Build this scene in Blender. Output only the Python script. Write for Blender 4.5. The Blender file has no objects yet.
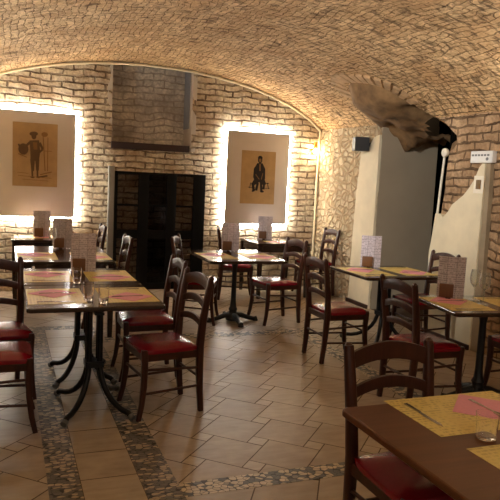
import bpy, bmesh, math, random
from mathutils import Vector, Matrix, noise
from mathutils.geometry import delaunay_2d_cdt
random.seed(7)
PI = math.pi
scene = bpy.context.scene
COL = scene.collection
R = math.radians

# ------------------------------------------------------------------ helpers
def tag(o, label=None, cat=None, group=None, kind=None):
    if label: o['label'] = label
    if cat: o['category'] = cat
    if group: o['group'] = group
    if kind: o['kind'] = kind
    return o

def thing(name, label, cat, loc=(0, 0, 0), rz=0.0, group=None):
    o = bpy.data.objects.new(name, None)
    o.empty_display_size = .1
    COL.objects.link(o)
    o.location = loc
    o.rotation_euler = (0, 0, rz)
    return tag(o, label, cat, group)

def copy_thing(src, name, label, loc, rz, group=None):
    r = src.copy(); COL.objects.link(r)
    r.location = loc; r.rotation_euler = (0, 0, rz)
    r['label'] = label
    if group: r['group'] = group
    for ch in list(src.children):
        c = ch.copy(); COL.objects.link(c); c.parent = r
        for g in list(ch.children):
            d = g.copy(); COL.objects.link(d); d.parent = c
    return r

class MB:
    """collects shapes into one mesh"""
    def __init__(self):
        self.v = []; self.f = []; self.sm = []
    def add(self, vs, fs, smooth=False, M=None):
        b = len(self.v)
        for p in vs:
            p = Vector(p)
            self.v.append(M @ p if M else p)
        for f in fs:
            self.f.append([b + i for i in f]); self.sm.append(smooth)
        return self
    def box(self, x0, x1, y0, y1, z0, z1, M=None, bev=0.0):
        bm = bmesh.new()
        bmesh.ops.create_cube(bm, size=1.0)
        for v in bm.verts:
            v.co = Vector(((x0 + x1) / 2 + v.co.x * (x1 - x0), (y0 + y1) / 2 + v.co.y * (y1 - y0), (z0 + z1) / 2 + v.co.z * (z1 - z0)))
        if bev > 0:
            bmesh.ops.bevel(bm, geom=list(bm.edges), offset=bev, segments=2, profile=.6, affect='EDGES')
        self.bm(bm, M, bev > 0)
        return self
    def bm(self, bm, M=None, smooth=False):
        bm.verts.ensure_lookup_table()
        bm.verts.index_update()
        self.add([v.co.copy() for v in bm.verts], [[v.index for v in f.verts] for f in bm.faces], smooth, M)
        bm.free()
    def tube(self, path, rad, n=10, M=None, flat=1.0, up=None, caps=True):
        path = [Vector(p) for p in path]
        if not isinstance(rad, (list, tuple)): rad = [rad] * len(path)
        vs = []; fs = []
        prev = None
        for i, p in enumerate(path):
            t = (path[min(i + 1, len(path) - 1)] - path[max(i - 1, 0)]).normalized()
            if prev is None:
                a = Vector(up) if up else (Vector((0, 0, 1)) if abs(t.z) < .9 else Vector((1, 0, 0)))
            else: a = prev
            s = (a - t * a.dot(t)).normalized(); prev = s
            w = t.cross(s)
            for k in range(n):
                an = 2 * PI * k / n
                vs.append(p + (s * math.cos(an) + w * math.sin(an) * flat) * rad[i])
        m = len(path)
        for i in range(m - 1):
            for k in range(n):
                fs.append([i * n + k, i * n + (k + 1) % n, (i + 1) * n + (k + 1) % n, (i + 1) * n + k])
        if caps:
            fs.append(list(range(n))[::-1]); fs.append([(m - 1) * n + k for k in range(n)])
        return self.add(vs, fs, True, M)
    def sweep(self, path, sizes, side, M=None, bev=.18):
        """rectangular section bar: sizes = (width along side, depth) per point"""
        path = [Vector(p) for p in path]; side = Vector(side).normalized()
        if not isinstance(sizes, list): sizes = [sizes] * len(path)
        vs = []; fs = []; prof = []
        for (a, b) in ((1, 1), (-1, 1), (-1, -1), (1, -1)):
            prof.append((a, b))
        pr = []
        for (a, b) in prof:   # chamfered rectangle, 8 points
            if a * b > 0: pr += [(a, b * (1 - bev)), (a * (1 - bev), b)]
            else: pr += [(a * (1 - bev), b), (a, b * (1 - bev))]
        n = len(pr)
        for i, p in enumerate(path):
            t = (path[min(i + 1, len(path) - 1)] - path[max(i - 1, 0)]).normalized()
            s = (side - t * side.dot(t)).normalized(); w = t.cross(s)
            sw, sd = sizes[i]
            for (a, b) in pr: vs.append(p + s * a * sw / 2 + w * b * sd / 2)
        m = len(path)
        for i in range(m - 1):
            for k in range(n): fs.append([i * n + k, i * n + (k + 1) % n, (i + 1) * n + (k + 1) % n, (i + 1) * n + k])
        fs.append(list(range(n))[::-1]); fs.append([(m - 1) * n + k for k in range(n)])
        return self.add(vs, fs, True, M)
    def lathe(self, prof, n=20, M=None, smooth=True):
        vs = []; fs = []
        for (r, z) in prof:
            for k in range(n):
                a = 2 * PI * k / n; vs.append((r * math.cos(a), r * math.sin(a), z))
        for i in range(len(prof) - 1):
            for k in range(n): fs.append([i * n + k, i * n + (k + 1) % n, (i + 1) * n + (k + 1) % n, (i + 1) * n + k])
        if prof[0][0] > 1e-4: fs.append(list(range(n))[::-1])
        if prof[-1][0] > 1e-4: fs.append([(len(prof) - 1) * n + k for k in range(n)])
        return self.add(vs, fs, smooth, M)
    def prism(self, pts, h, M=None, smooth=False):
        """pts 2D polygon in XY, extruded 0..h in Z"""
        n = len(pts)
        vs = [(x, y, 0) for x, y in pts] + [(x, y, h) for x, y in pts]
        fs = [list(range(n))[::-1], [n + i for i in range(n)]]
        for i in range(n): fs.append([i, (i + 1) % n, n + (i + 1) % n, n + i])
        return self.add(vs, fs, smooth, M)
    def build(self, name, mat, parent=None, auto=True, kind=None, merge=True):
        me = bpy.data.meshes.new(name)
        me.from_pydata([tuple(v) for v in self.v], [], self.f)
        for p, s in zip(me.polygons, self.sm): p.use_smooth = s
        bm = bmesh.new(); bm.from_mesh(me)
        if merge: bmesh.ops.remove_doubles(bm, verts=bm.verts, dist=1e-5)
        bmesh.ops.recalc_face_normals(bm, faces=bm.faces)
        if auto:
            for e in bm.edges:
                if len(e.link_faces) == 2 and e.calc_face_angle(0) > R(50): e.smooth = False
        bm.to_mesh(me); bm.free()
        for m in (mat if isinstance(mat, (list, tuple)) else [mat]): me.materials.append(m)
        o = bpy.data.objects.new(name, me); COL.objects.link(o)
        if parent: o.parent = parent
        if kind: o['kind'] = kind
        return o

def arc(c, r, a0, a1, n, ax=(1, 0, 0), az=(0, 0, 1)):
    c = Vector(c); ax = Vector(ax); az = Vector(az)
    return [c + ax * (r * math.cos(a0 + (a1 - a0) * i / n)) + az * (r * math.sin(a0 + (a1 - a0) * i / n)) for i in range(n + 1)]

# ------------------------------------------------------------------ materials
class NT:
    def __init__(self, name):
        self.m = bpy.data.materials.new(name); self.m.use_nodes = True
        self.t = self.m.node_tree; self.t.nodes.clear()
        self.out = self.n('ShaderNodeOutputMaterial')
        self.b = self.n('ShaderNodeBsdfPrincipled')
        self.l(self.b.outputs[0], self.out.inputs[0])
    def n(self, t, **kw):
        nd = self.t.nodes.new(t)
        for k, v in kw.items():
            if k.startswith('i_'): nd.inputs[k[2:].replace('_', ' ')].default_value = v
            else: setattr(nd, k, v)
        return nd
    def l(self, a, b): self.t.links.new(a, b)
    def ramp(self, fac, stops, interp='LINEAR'):
        r = self.n('ShaderNodeValToRGB'); r.color_ramp.interpolation = interp
        els = r.color_ramp.elements
        while len(els) < len(stops): els.new(.5)
        for e, (p, c) in zip(els, stops):
            e.position = p; e.color = c if len(c) == 4 else (*c, 1)
        self.l(fac, r.inputs[0]); return r.outputs[0]
    def mix(self, fac, a, b, mode='MIX'):
        x = self.n('ShaderNodeMix', data_type='RGBA', blend_type=mode)
        if isinstance(fac, (int, float)): x.inputs[0].default_value = fac
        else: self.l(fac, x.inputs[0])
        for s, i in ((a, 6), (b, 7)):
            if isinstance(s, tuple): x.inputs[i].default_value = (*s[:3], 1)
            else: self.l(s, x.inputs[i])
        return x.outputs[2]
    def math(self, op, a, b=None):
        x = self.n('ShaderNodeMath', operation=op)
        for s, i in ((a, 0), (b, 1)):
            if s is None: continue
            if isinstance(s, (int, float)): x.inputs[i].default_value = s
            else: self.l(s, x.inputs[i])
        return x.outputs[0]
    def noise(self, scale, detail=4, vec=None, rough=.55, dist=0):
        x = self.n('ShaderNodeTexNoise'); x.inputs['Scale'].default_value = scale
        x.inputs['Detail'].default_value = detail; x.inputs['Roughness'].default_value = rough
        x.inputs['Distortion'].default_value = dist
        if vec: self.l(vec, x.inputs['Vector'])
        return x.outputs
    def bump(self, h, strength, dist=.01):
        x = self.n('ShaderNodeBump'); x.inputs['Strength'].default_value = strength
        x.inputs['Distance'].default_value = dist
        self.l(h, x.inputs['Height']); self.l(x.outputs[0], self.b.inputs['Normal'])
    def set(self, **kw):
        for k, v in kw.items():
            k = k.replace('_', ' ')
            if isinstance(v, (int, float, tuple)):
                self.b.inputs[k].default_value = (*v, 1) if isinstance(v, tuple) and len(v) == 3 else v
            else: self.l(v, self.b.inputs[k])
        return self
    def uv(self): return self.n('ShaderNodeTexCoord').outputs['UV']
    def obj(self): return self.n('ShaderNodeTexCoord').outputs['Object']

def srgb(r, g, b):
    f = lambda c: (c / 255 / 12.92) if c / 255 <= .04045 else ((c / 255 + .055) / 1.055) ** 2.4
    return (f(r), f(g), f(b))

def warp(t, uv, scale, amt):
    nz = t.noise(scale, 2, uv)
    s = t.n('ShaderNodeVectorMath', operation='SUBTRACT'); t.l(nz[1], s.inputs[0]); s.inputs[1].default_value = (.5, .5, .5)
    m = t.n('ShaderNodeVectorMath', operation='SCALE'); t.l(s.outputs[0], m.inputs[0]); m.inputs['Scale'].default_value = amt
    a = t.n('ShaderNodeVectorMath', operation='ADD'); t.l(uv, a.inputs[0]); t.l(m.outputs[0], a.inputs[1])
    return a.outputs[0]

def brick_mat(name, c1, c2, cm, bw, bh, mortar, bump=.9, dist=.03, wamt=.03, stain=None, smooth=.35, wscale=5.0, jlo=.25, joint_shade=False):
    t = NT(name); uv = t.uv()
    v = warp(t, uv, wscale, wamt)
    v = warp(t, v, 22, wamt * .35)
    v = warp(t, v, 1.6, wamt * 2.2)
    br = t.n('ShaderNodeTexBrick'); t.l(v, br.inputs['Vector'])
    br.offset = .5; br.inputs['Color1'].default_value = (0, 0, 0, 1); br.inputs['Color2'].default_value = (1, 1, 1, 1)
    br.inputs['Mortar'].default_value = (.5, .5, .5, 1)
    br.inputs['Scale'].default_value = 1; br.inputs['Mortar Size'].default_value = mortar
    br.inputs['Mortar Smooth'].default_value = smooth; br.inputs['Bias'].default_value = 0
    br.inputs['Brick Width'].default_value = bw; br.inputs['Row Height'].default_value = bh
    base = t.mix(br.outputs['Color'], c1, c2)
    n1 = t.noise(28, 5, uv); n2 = t.noise(2.2, 3, uv); n3 = t.noise(9, 4, uv)
    base = t.mix(t.ramp(n1[0], [(.35, (0, 0, 0)), (.75, (1, 1, 1))]), base, tuple(min(1, c * 1.5) for c in c2))
    base = t.mix(t.ramp(n3[0], [(.5, (0, 0, 0)), (.72, (.55, .55, .55))]), base, tuple(c * .55 for c in c1))
    if stain: base = t.mix(t.ramp(n2[0], [(.42, (0, 0, 0)), (.66, (.7, .7, .7))]), base, stain)
    n4 = t.noise(7, 3, uv)
    jm = t.math('MULTIPLY', br.outputs['Fac'], t.ramp(n4[0], [(.36, (jlo, jlo, jlo)), (.62, (1, 1, 1))]))
    col = t.mix(jm, base, cm)
    t.set(Base_Color=col, Roughness=.85)
    t.b.inputs['Specular IOR Level'].default_value = .25
    if joint_shade:  # dark dashes put the shadow in raked head joints into the colour
        mp = t.n('ShaderNodeMapping'); mp.inputs['Scale'].default_value = (17, 7, 1); t.l(uv, mp.inputs[0])
        dn = t.noise(1, 4, mp.outputs[0], .6, .6)
        dm = t.ramp(dn[0], [(.34, (1, 1, 1)), (.47, (0, 0, 0))])
        col = t.mix(t.math('MULTIPLY', dm, .8), col, tuple(c * .75 for c in cm)); t.set(Base_Color=col)
        n3 = (t.math('SUBTRACT', n3[0], t.math('MULTIPLY', dm, 1.2)),)
    h = t.math('SUBTRACT', t.math('ADD', t.math('MULTIPLY', n1[0], .35), t.math('MULTIPLY', n3[0], .5)), br.outputs['Fac'])
    t.bump(h, bump, dist)
    return t.m

M_WALLB = brick_mat('back_wall_brick', srgb(182, 160, 134), srgb(220, 204, 178), srgb(104, 82, 62), .27, .082, .015, 1, .04, .05, srgb(168, 134, 98), .7, jlo=.3)
M_VAULT = brick_mat('vault_brick', srgb(156, 120, 80), srgb(208, 174, 128), srgb(112, 82, 52), .22, .06, .006, 1, .035, .09, srgb(184, 142, 94), .8, jlo=.05, joint_shade=True)
M_BROWNB = brick_mat('old_brown_brick', srgb(150, 122, 94), srgb(184, 154, 120), srgb(96, 74, 54), .24, .085, .012, 1, .035, .06, srgb(140, 108, 76), .6, jlo=.4)
M_NICHE = brick_mat('window_recess_brick', srgb(190, 178, 164), srgb(210, 200, 184), srgb(164, 150, 134), .3, .09, .014, .7, .02, .06, srgb(150, 138, 126), .8)

def rubble_mat(name, ca, cb, cg, sc):
    t = NT(name); uv = t.uv(); v = warp(t, uv, 4, .12)
    mp = t.n('ShaderNodeMapping'); mp.inputs['Scale'].default_value = (1, 1.35, 1); t.l(v, mp.inputs[0])
    vo = t.n('ShaderNodeTexVoronoi', feature='F1'); vo.inputs['Scale'].default_value = sc; t.l(mp.outputs[0], vo.inputs['Vector'])
    ve = t.n('ShaderNodeTexVoronoi', feature='DISTANCE_TO_EDGE'); ve.inputs['Scale'].default_value = sc; t.l(mp.outputs[0], ve.inputs['Vector'])
    edge = t.ramp(ve.outputs['Distance'], [(.0, (0, 0, 0)), (.22, (1, 1, 1))], 'EASE')
    sep = t.n('ShaderNodeSeparateColor'); t.l(vo.outputs['Color'], sep.inputs[0])
    base = t.mix(sep.outputs[0], ca, cb)
    n1 = t.noise(25, 5, uv)
    base = t.mix(t.math('MULTIPLY', n1[0], .5), base, tuple(c * .6 for c in ca))
    t.set(Base_Color=t.mix(edge, cg, base), Roughness=.88)
    t.bump(t.math('ADD', edge, t.math('MULTIPLY', n1[0], .5)), 1, .035)
    return t.m
M_RUBBLE = rubble_mat('rubble_stone', srgb(196, 174, 138), srgb(216, 198, 164), srgb(176, 150, 114), 8.5)
M_ROCK = None

def plain(name, col, rough=.6, nz=None, bump=0, metal=0, spec=None, var=.12):
    t = NT(name)
    if nz:
        n = t.noise(nz, 5, t.obj())
        c = t.mix(t.ramp(n[0], [(.3, (0, 0, 0)), (.7, (1, 1, 1))]), tuple(x * (1 - var) for x in col), tuple(min(1, x * (1 + var)) for x in col))
        t.set(Base_Color=c)
        if bump: t.bump(n[0], bump, .01)
    else: t.set(Base_Color=col)
    t.set(Roughness=rough, Metallic=metal)
    if spec is not None: t.b.inputs['Specular IOR Level'].default_value = spec
    return t.m

M_VOUSS = plain('voussoir_brick', srgb(182, 148, 108), .9, 14, .6, var=.25)
M_ROCK = plain('dark_rock', srgb(128, 98, 64), .9, 7, 1.0, var=.4)
def wood(name, dark, light, rough=.35, axis=0, sc=1.0, coat=0.0, spec=.5):
    t = NT(name); t.b.inputs['Specular IOR Level'].default_value = spec; mp = t.n('ShaderNodeMapping'); t.l(t.obj(), mp.inputs[0])
    s = [24 * sc, 24 * sc, 24 * sc]; s[axis] = 1.6 * sc; mp.inputs['Scale'].default_value = s
    n = t.noise(1.0, 6, mp.outputs[0], .6, 1.2)
    t.set(Base_Color=t.ramp(n[0], [(.3, dark), (.72, light)]), Roughness=rough)
    t.b.inputs['Coat Weight'].default_value = coat; t.b.inputs['Coat Roughness'].default_value = .15
    t.bump(n[0], .12, .002)
    return t.m

M_CHAIR = wood('dark_chair_wood', srgb(46, 20, 11), srgb(70, 34, 19), .34, 2, 1, .0, .4)
M_TABLE = wood('brown_table_wood', srgb(80, 44, 18), srgb(104, 60, 27), .36, 0, .8, .0, .4)
M_TABLED = wood('dark_table_wood', srgb(38, 22, 15), srgb(58, 36, 24), .16, 0, 1, .4)
M_VINYL = plain('dark_red_vinyl', srgb(124, 14, 30), .25, 60, .08, var=.08)
M_IRON = plain('black_iron', srgb(10, 10, 13), .42, 80, .05, spec=.35)
M_BLACKM = plain('matt_black_metal', srgb(9, 9, 11), .6, spec=.2)
M_CASTIRON = plain('cast_iron', srgb(18, 18, 20), .5, 60, .25)
M_CAP = plain('grey_plastic_cap', srgb(96, 94, 90), .4)
M_PANEL = plain('beige_panel', srgb(222, 212, 200), .65, 6, .0, var=.03)
M_PLASTER = plain('cream_plaster', srgb(226, 214, 184), .8, 5, .25, var=.07)
M_GREYWALL = plain('grey_brown_wall', srgb(172, 156, 132), .75, 3, .05, var=.04)  # even grey-brown tone of the passage wall
M_REVEAL = plain('pale_reveal_plaster', srgb(150, 156, 164), .8, 6, .2, var=.06)
M_EDGE = plain('plaster_edge_shade', srgb(160, 144, 118), .8, 8, .2)  # plaster darkened: shade of the return face put into its colour
M_DARK = plain('painted_passage_dark', srgb(12, 11, 10), .9, spec=0)  # near-black colour stands in for the darkness inside the passage
M_SILL = plain('dark_sill_wood', srgb(52, 28, 20), .45, 20, .1)
M_GREYJAMB = plain('grey_jamb_paint', srgb(150, 150, 146), .5, 10, .05, var=.06)
M_CONDUIT = plain('cream_conduit', srgb(240, 232, 212), .5)
M_CABLE = plain('cream_cable', srgb(238, 222, 184), .5)
M_SPEAKER = plain('black_speaker_plastic', srgb(30, 29, 30), .5)
M_WHITE = plain('white_plastic', srgb(235, 235, 232), .35)
M_SIGNGREY = plain('sign_print_grey', srgb(120, 122, 124), .5)
M_BROWNPL = plain('brown_switch_plastic', srgb(120, 92, 52), .45)
M_BRASS = plain('brass', srgb(190, 140, 50), .3, metal=1)
M_PINK = plain('pink_paper_napkin', srgb(226, 152, 164), .75, 90, .15, var=.05)
M_STEEL = plain('cutlery_steel', srgb(190, 188, 184), .22, metal=1)
M_BLOCK = wood('menu_block_wood', srgb(92, 58, 30), srgb(124, 82, 44), .5, 2)
M_PAPERART = plain('brown_art_paper', srgb(182, 150, 104), .8, 9, .1, var=.1)
M_PAPERART2 = plain('ochre_art_paper', srgb(190, 156, 106), .8, 7, .12, var=.12)
M_INK = plain('sepia_ink', srgb(104, 80, 54), .9)
M_INKB = plain('black_ink', srgb(46, 38, 34), .9)
M_INKL = plain('sepia_wash_ink', srgb(140, 104, 62), .9)
M_GROUT = plain('tile_grout', srgb(88, 70, 54), .9, 40, .2)

def glass_mat(name):
    t = NT(name); t.t.nodes.remove(t.b)
    tr = t.n('ShaderNodeBsdfTransparent'); tr.inputs[0].default_value = (.96, .97, .96, 1)
    g0 = t.n('ShaderNodeBsdfGlossy'); g0.inputs['Roughness'].default_value = .1; g0.inputs[0].default_value = (1, 1, 1, 1)
    df = t.n('ShaderNodeBsdfDiffuse'); df.inputs[0].default_value = (.85, .87, .86, 1)  # whitish diffuse rim stands in for bright reflections on the glass edge
    gl = t.n('ShaderNodeMixShader'); gl.inputs[0].default_value = .5; t.l(g0.outputs[0], gl.inputs[1]); t.l(df.outputs[0], gl.inputs[2])
    lw = t.n('ShaderNodeLayerWeight'); lw.inputs[0].default_value = .5
    fc = t.math('ADD', t.math('MULTIPLY', t.math('POWER', lw.outputs['Facing'], 1.6), .9), .06)
    mx = t.n('ShaderNodeMixShader'); t.l(fc, mx.inputs[0]); t.l(tr.outputs[0], mx.inputs[1]); t.l(gl.outputs[0], mx.inputs[2])
    t.l(mx.outputs[0], t.out.inputs[0]); return t.m
M_GLASS = glass_mat('thin_wine_glass')
M_TUMBLER = NT('clear_tumbler_glass').set(Base_Color=(1., 1., 1.), Roughness=.0, IOR=1.45, Transmission_Weight=1.0).m

def pane_mat(name, clear):
    t = NT(name); t.t.nodes.remove(t.b)
    tr = t.n('ShaderNodeBsdfTransparent'); tr.inputs[0].default_value = (clear, clear * .97, clear * .95, 1)
    gl = t.n('ShaderNodeBsdfGlossy'); gl.inputs['Roughness'].default_value = .08; gl.inputs[0].default_value = (.6, .6, .6, 1)
    fr = t.n('ShaderNodeFresnel'); fr.inputs[0].default_value = 1.45
    mx = t.n('ShaderNodeMixShader'); t.l(fr.outputs[0], mx.inputs[0]); t.l(tr.outputs[0], mx.inputs[1]); t.l(gl.outputs[0], mx.inputs[2])
    t.l(mx.outputs[0], t.out.inputs[0]); return t.m
M_PANE = pane_mat('smoked_glass', .75)
M_PANED = pane_mat('dark_smoked_glass', .32)

def emit(name, col, s):
    t = NT(name); t.set(Base_Color=col, Emission_Color=col); t.b.inputs['Emission Strength'].default_value = s
    return t.m
M_LED = emit('led_strip_light', (1, .97, .9), 22)
M_DIFF = emit('led_diffuser_light', (1, .97, .9), 40)
M_BULB = emit('warm_bulb', (1, .78, .45), 170)

# printed rows of small words
def text_mask(t, uv, rh, sc, th):
    sp = t.n('ShaderNodeSeparateXYZ'); t.l(uv, sp.inputs[0])
    v = t.math('DIVIDE', sp.outputs[1], rh); fl = t.math('FLOOR', v); frc = t.math('FRACT', v)
    cb = t.n('ShaderNodeCombineXYZ'); t.l(t.math('MULTIPLY', sp.outputs[0], sc), cb.inputs[0]); t.l(t.math('MULTIPLY', fl, 7.31), cb.inputs[1])
    nz = t.noise(1, 3, cb.outputs[0])
    w = t.ramp(nz[0], [(th - .03, (0, 0, 0)), (th + .03, (1, 1, 1))])
    row = t.math('MULTIPLY', t.math('GREATER_THAN', frc, .25), t.math('LESS_THAN', frc, .8))
    return t.math('MULTIPLY', w, row)
# paper mats with printed lines
def mat_paper():
    t = NT('yellow_paper_mat'); uv = t.uv()
    n = t.noise(14, 4, uv)
    base = t.mix(n[0], srgb(214, 188, 98), srgb(226, 202, 122))
    m = text_mask(t, uv, .021, 60, .5)
    n3 = t.noise(4.5, 2, uv)
    m = t.math('MULTIPLY', m, t.ramp(n3[0], [(.36, (.15, .15, .15)), (.56, (.55, .55, .55))]))
    t.set(Base_Color=t.mix(m, base, srgb(140, 104, 40)), Roughness=.42)
    t.b.inputs['Specular IOR Level'].default_value = .5
    return t.m
M_MAT = mat_paper()

def menu_mat():
    t = NT('printed_menu_card'); uv = t.uv()
    def lines(bw, rh, ms, off=.5):
        br = t.n('ShaderNodeTexBrick'); br.offset = off; t.l(uv, br.inputs['Vector']); br.inputs['Scale'].default_value = 1
        br.inputs['Brick Width'].default_value = bw; br.inputs['Row Height'].default_value = rh
        br.inputs['Mortar Size'].default_value = ms; br.inputs['Mortar Smooth'].default_value = .1
        return br.outputs['Fac']
    ln = text_mask(t, uv, .016, 70, .48)
    bx = lines(.07, .095, .0022, 0)
    c = t.mix(t.math('MULTIPLY', ln, .55), srgb(212, 202, 208), srgb(116, 106, 114))
    c = t.mix(t.math('MULTIPLY', bx, .6), c, srgb(130, 118, 124))
    t.set(Base_Color=c, Roughness=.5)
    return t.m
M_MENU = menu_mat()
M_MENUPALE = plain('pale_menu_card', srgb(222, 208, 196), .55)

def tile_mat():
    t = NT('stone_floor_tiles')
    at = t.n('ShaderNodeAttribute', attribute_name='rnd')
    o = t.obj()
    mp = t.n('ShaderNodeMapping'); t.l(o, mp.inputs[0]); mp.inputs['Rotation'].default_value = (0, 0, .3); mp.inputs['Scale'].default_value = (4, 18, 1)
    n = t.noise(1.4, 5, mp.outputs[0], .55, .4); n2 = t.noise(6, 5, o)
    c = t.mix(at.outputs['Fac'], srgb(156, 137, 114), srgb(180, 162, 138))
    c = t.mix(t.ramp(n[0], [(.3, (0, 0, 0)), (.8, (.55, .55, .55))]), c, srgb(118, 96, 74))
    c = t.mix(t.ramp(n2[0], [(.45, (0, 0, 0)), (.75, (.5, .5, .5))]), c, srgb(190, 170, 144))
    t.set(Base_Color=c, Roughness=t.ramp(n2[0], [(.3, (.33, .33, .33)), (.7, (.46, .46, .46))]))
    t.bump(t.math('ADD', n[0], n2[0]), .12, .004)
    return t.m
M_TILE = tile_mat()

def pebble_mat(name, sc, cd, cl, g, sx=1, sy=1, dens=.5):
    t = NT(name); mp = t.n('ShaderNodeMapping'); t.l(t.obj(), mp.inputs[0]); mp.inputs['Scale'].default_value = (sx, sy, 1)
    v = warp(t, mp.outputs[0], 9, .03)
    vo = t.n('ShaderNodeTexVoronoi', feature='F1', voronoi_dimensions='2D'); vo.inputs['Scale'].default_value = sc; t.l(v, vo.inputs['Vector'])
    ve = t.n('ShaderNodeTexVoronoi', feature='DISTANCE_TO_EDGE', voronoi_dimensions='2D'); ve.inputs['Scale'].default_value = sc; t.l(v, ve.inputs['Vector'])
    sep = t.n('ShaderNodeSeparateColor'); t.l(vo.outputs['Color'], sep.inputs[0])
    e = t.ramp(t.math('MULTIPLY', t.ramp(ve.outputs['Distance'], [(.0, (0, 0, 0)), (.1, (1, 1, 1))]), t.ramp(vo.outputs['Distance'], [(.46, (1, 1, 1)), (.72, (0, 0, 0))])), [(.2, (0, 0, 0)), (.5, (1, 1, 1))])
    c = t.ramp(sep.outputs[0], [(0, cd), (dens, tuple(x * 1.35 for x in cd)), (dens + .05, tuple(x * .75 for x in cl)), (1, cl)])
    t.set(Base_Color=t.mix(e, g, c), Roughness=.42)
    t.bump(e, .6, .008)
    return t.m
M_MOSAIC = pebble_mat('slate_mosaic', 38, srgb(96, 88, 78), srgb(186, 164, 132), srgb(48, 42, 37), .7, 1.4, .58)
M_PEBBLE = pebble_mat('pebble_mosaic', 28, srgb(84, 82, 78), srgb(204, 184, 152), srgb(46, 42, 38), 1, 1.25, .36)

# ------------------------------------------------------------------ camera
H = 1.6
MX = [[0.934096, -0.353822, 0.047704], [-0.004294, 0.122473, 0.992463], [0.356997, 0.92726, -0.112882]]
cam = bpy.data.cameras.new('camera'); cam.lens = 640 * 36 / 500; cam.sensor_width = 36; cam.sensor_fit = 'HORIZONTAL'; cam.clip_start = .05
co = bpy.data.objects.new('camera', cam); COL.objects.link(co)
r_, u_, f_ = (Vector(a) for a in MX)
mw = Matrix.Identity(4)
for i in range(3):
    mw[i][0] = r_[i]; mw[i][1] = u_[i]; mw[i][2] = -f_[i]
mw[2][3] = H
co.matrix_world = mw
scene.camera = co

# ------------------------------------------------------------------ setting: vault and walls
XR, XL, YB, YF = 4.36, -.76, 8.65, -1.6
VC, VA, VZ, VH = 1.8, 2.75, 1.93, 1.1
TH0 = math.acos((XR - VC) / VA); ZW = VZ + VH * math.sin(TH0)
def vz(x): return VZ + VH * math.sqrt(max(0, 1 - ((x - VC) / VA) ** 2))
_tab = [(0, XR, 0.0), (ZW, XR, ZW)]
_n = 300
for i in range(1, _n + 1):
    th = TH0 + (PI - 2 * TH0) * i / _n
    x, z = VC + VA * math.cos(th), VZ + VH * math.sin(th)
    s0, x0, z0 = _tab[-1]
    _tab.append((s0 + math.hypot(x - x0, z - z0), x, z))
S1, S2 = ZW, _tab[-1][0]
def prof(s):
    if s <= ZW: return XR, s
    lo, hi = 1, len(_tab) - 1
    while hi - lo > 1:
        m = (lo + hi) // 2
        if _tab[m][0] <= s: lo = m
        else: hi = m
    a, b = _tab[lo], _tab[hi]; k = (s - a[0]) / (b[0] - a[0])
    return a[1] + (b[1] - a[1]) * k, a[2] + (b[2] - a[2]) * k
def nrm(s):
    if s < ZW: return Vector((-1, 0, 0))
    x, z = prof(s)
    return -Vector(((x - VC) / VA ** 2, 0, (z - VZ) / VH ** 2)).normalized()

def pin(p, poly):
    x, y = p; c = False; j = len(poly) - 1
    for i in range(len(poly)):
        xi, yi = poly[i]; xj, yj = poly[j]
        if (yi > y) != (yj > y) and x < (xj - xi) * (y - yi) / (yj - yi) + xi: c = not c
        j = i
    return c

# opening of the side passage through wall and vault, as (Y, arc length)
OPEN_TOP = [(6.95, 2.209), (7.03, 2.374), (6.99, 2.622), (6.88, 2.879), (6.74, 3.085), (6.62, 3.135), (6.5, 3.10), (6.37, 3.055), (6.26, 2.99), (6.2, 2.895), (6.15, 2.783),
            (6.10, 2.642), (6.03, 2.498), (5.93, 2.353), (5.77, 2.27), (5.62, 2.205), (5.53, 2.13), (5.52, 2.05), (5.62, 1.965)]
_rough = []
for i in range(len(OPEN_TOP) - 1):   # ragged broken-brick edge
    a, b = OPEN_TOP[i], OPEN_TOP[i + 1]
    d = math.hypot(b[0] - a[0], b[1] - a[1]); k = max(1, int(d / .06))
    for j in range(k):
        q = j / k; am = 0 if (i == 0 and j == 0) else .014
        _rough.append((a[0] + (b[0] - a[0]) * q + random.uniform(-am, am), a[1] + (b[1] - a[1]) * q + random.uniform(-am, am)))
_rough.append(OPEN_TOP[-1])
OPEN = _rough + [(5.68, 1.3), (5.72, 0.0), (6.95, 0.0)]

def cdt_surface(outer, holes, lines, step):
    vs = []; es = []
    def loop(pts, closed=True):
        b = len(vs)
        vs.extend([Vector(p) for p in pts])
        for i in range(len(pts) - (0 if closed else 1)): es.append((b + i, b + (i + 1) % len(pts)))
    def densify(pts, closed=True):
        o = []
        for i in range(len(pts) - (0 if closed else 1)):
            a, b = pts[i], pts[(i + 1) % len(pts)]
            k = max(1, int(math.hypot(b[0] - a[0], b[1] - a[1]) / step))
            o += [(a[0] + (b[0] - a[0]) * j / k, a[1] + (b[1] - a[1]) * j / k) for j in range(k)]
        if not closed: o.append(pts[-1])
        return o
    loop(densify(outer))
    for h in holes: loop(densify(h))
    for l in lines: loop(densify(l, False), False)
    xs = [p[0] for p in outer]; ys = [p[1] for p in outer]
    x = min(xs) + step * .5
    while x < max(xs):
        y = min(ys) + step * .5
        while y < max(ys):
            if pin((x, y), outer): vs.append(Vector((x, y)))
            y += step
        x += step
    ov, oe, of, *_ = delaunay_2d_cdt(vs, es, [], 0, 1e-5)
    fs = []
    for f in of:
        c = (sum(ov[i][0] for i in f) / len(f), sum(ov[i][1] for i in f) / len(f))
        if pin(c, outer) and not any(pin(c, h) for h in holes): fs.append(list(f))
    return [tuple(v) for v in ov], fs

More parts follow.
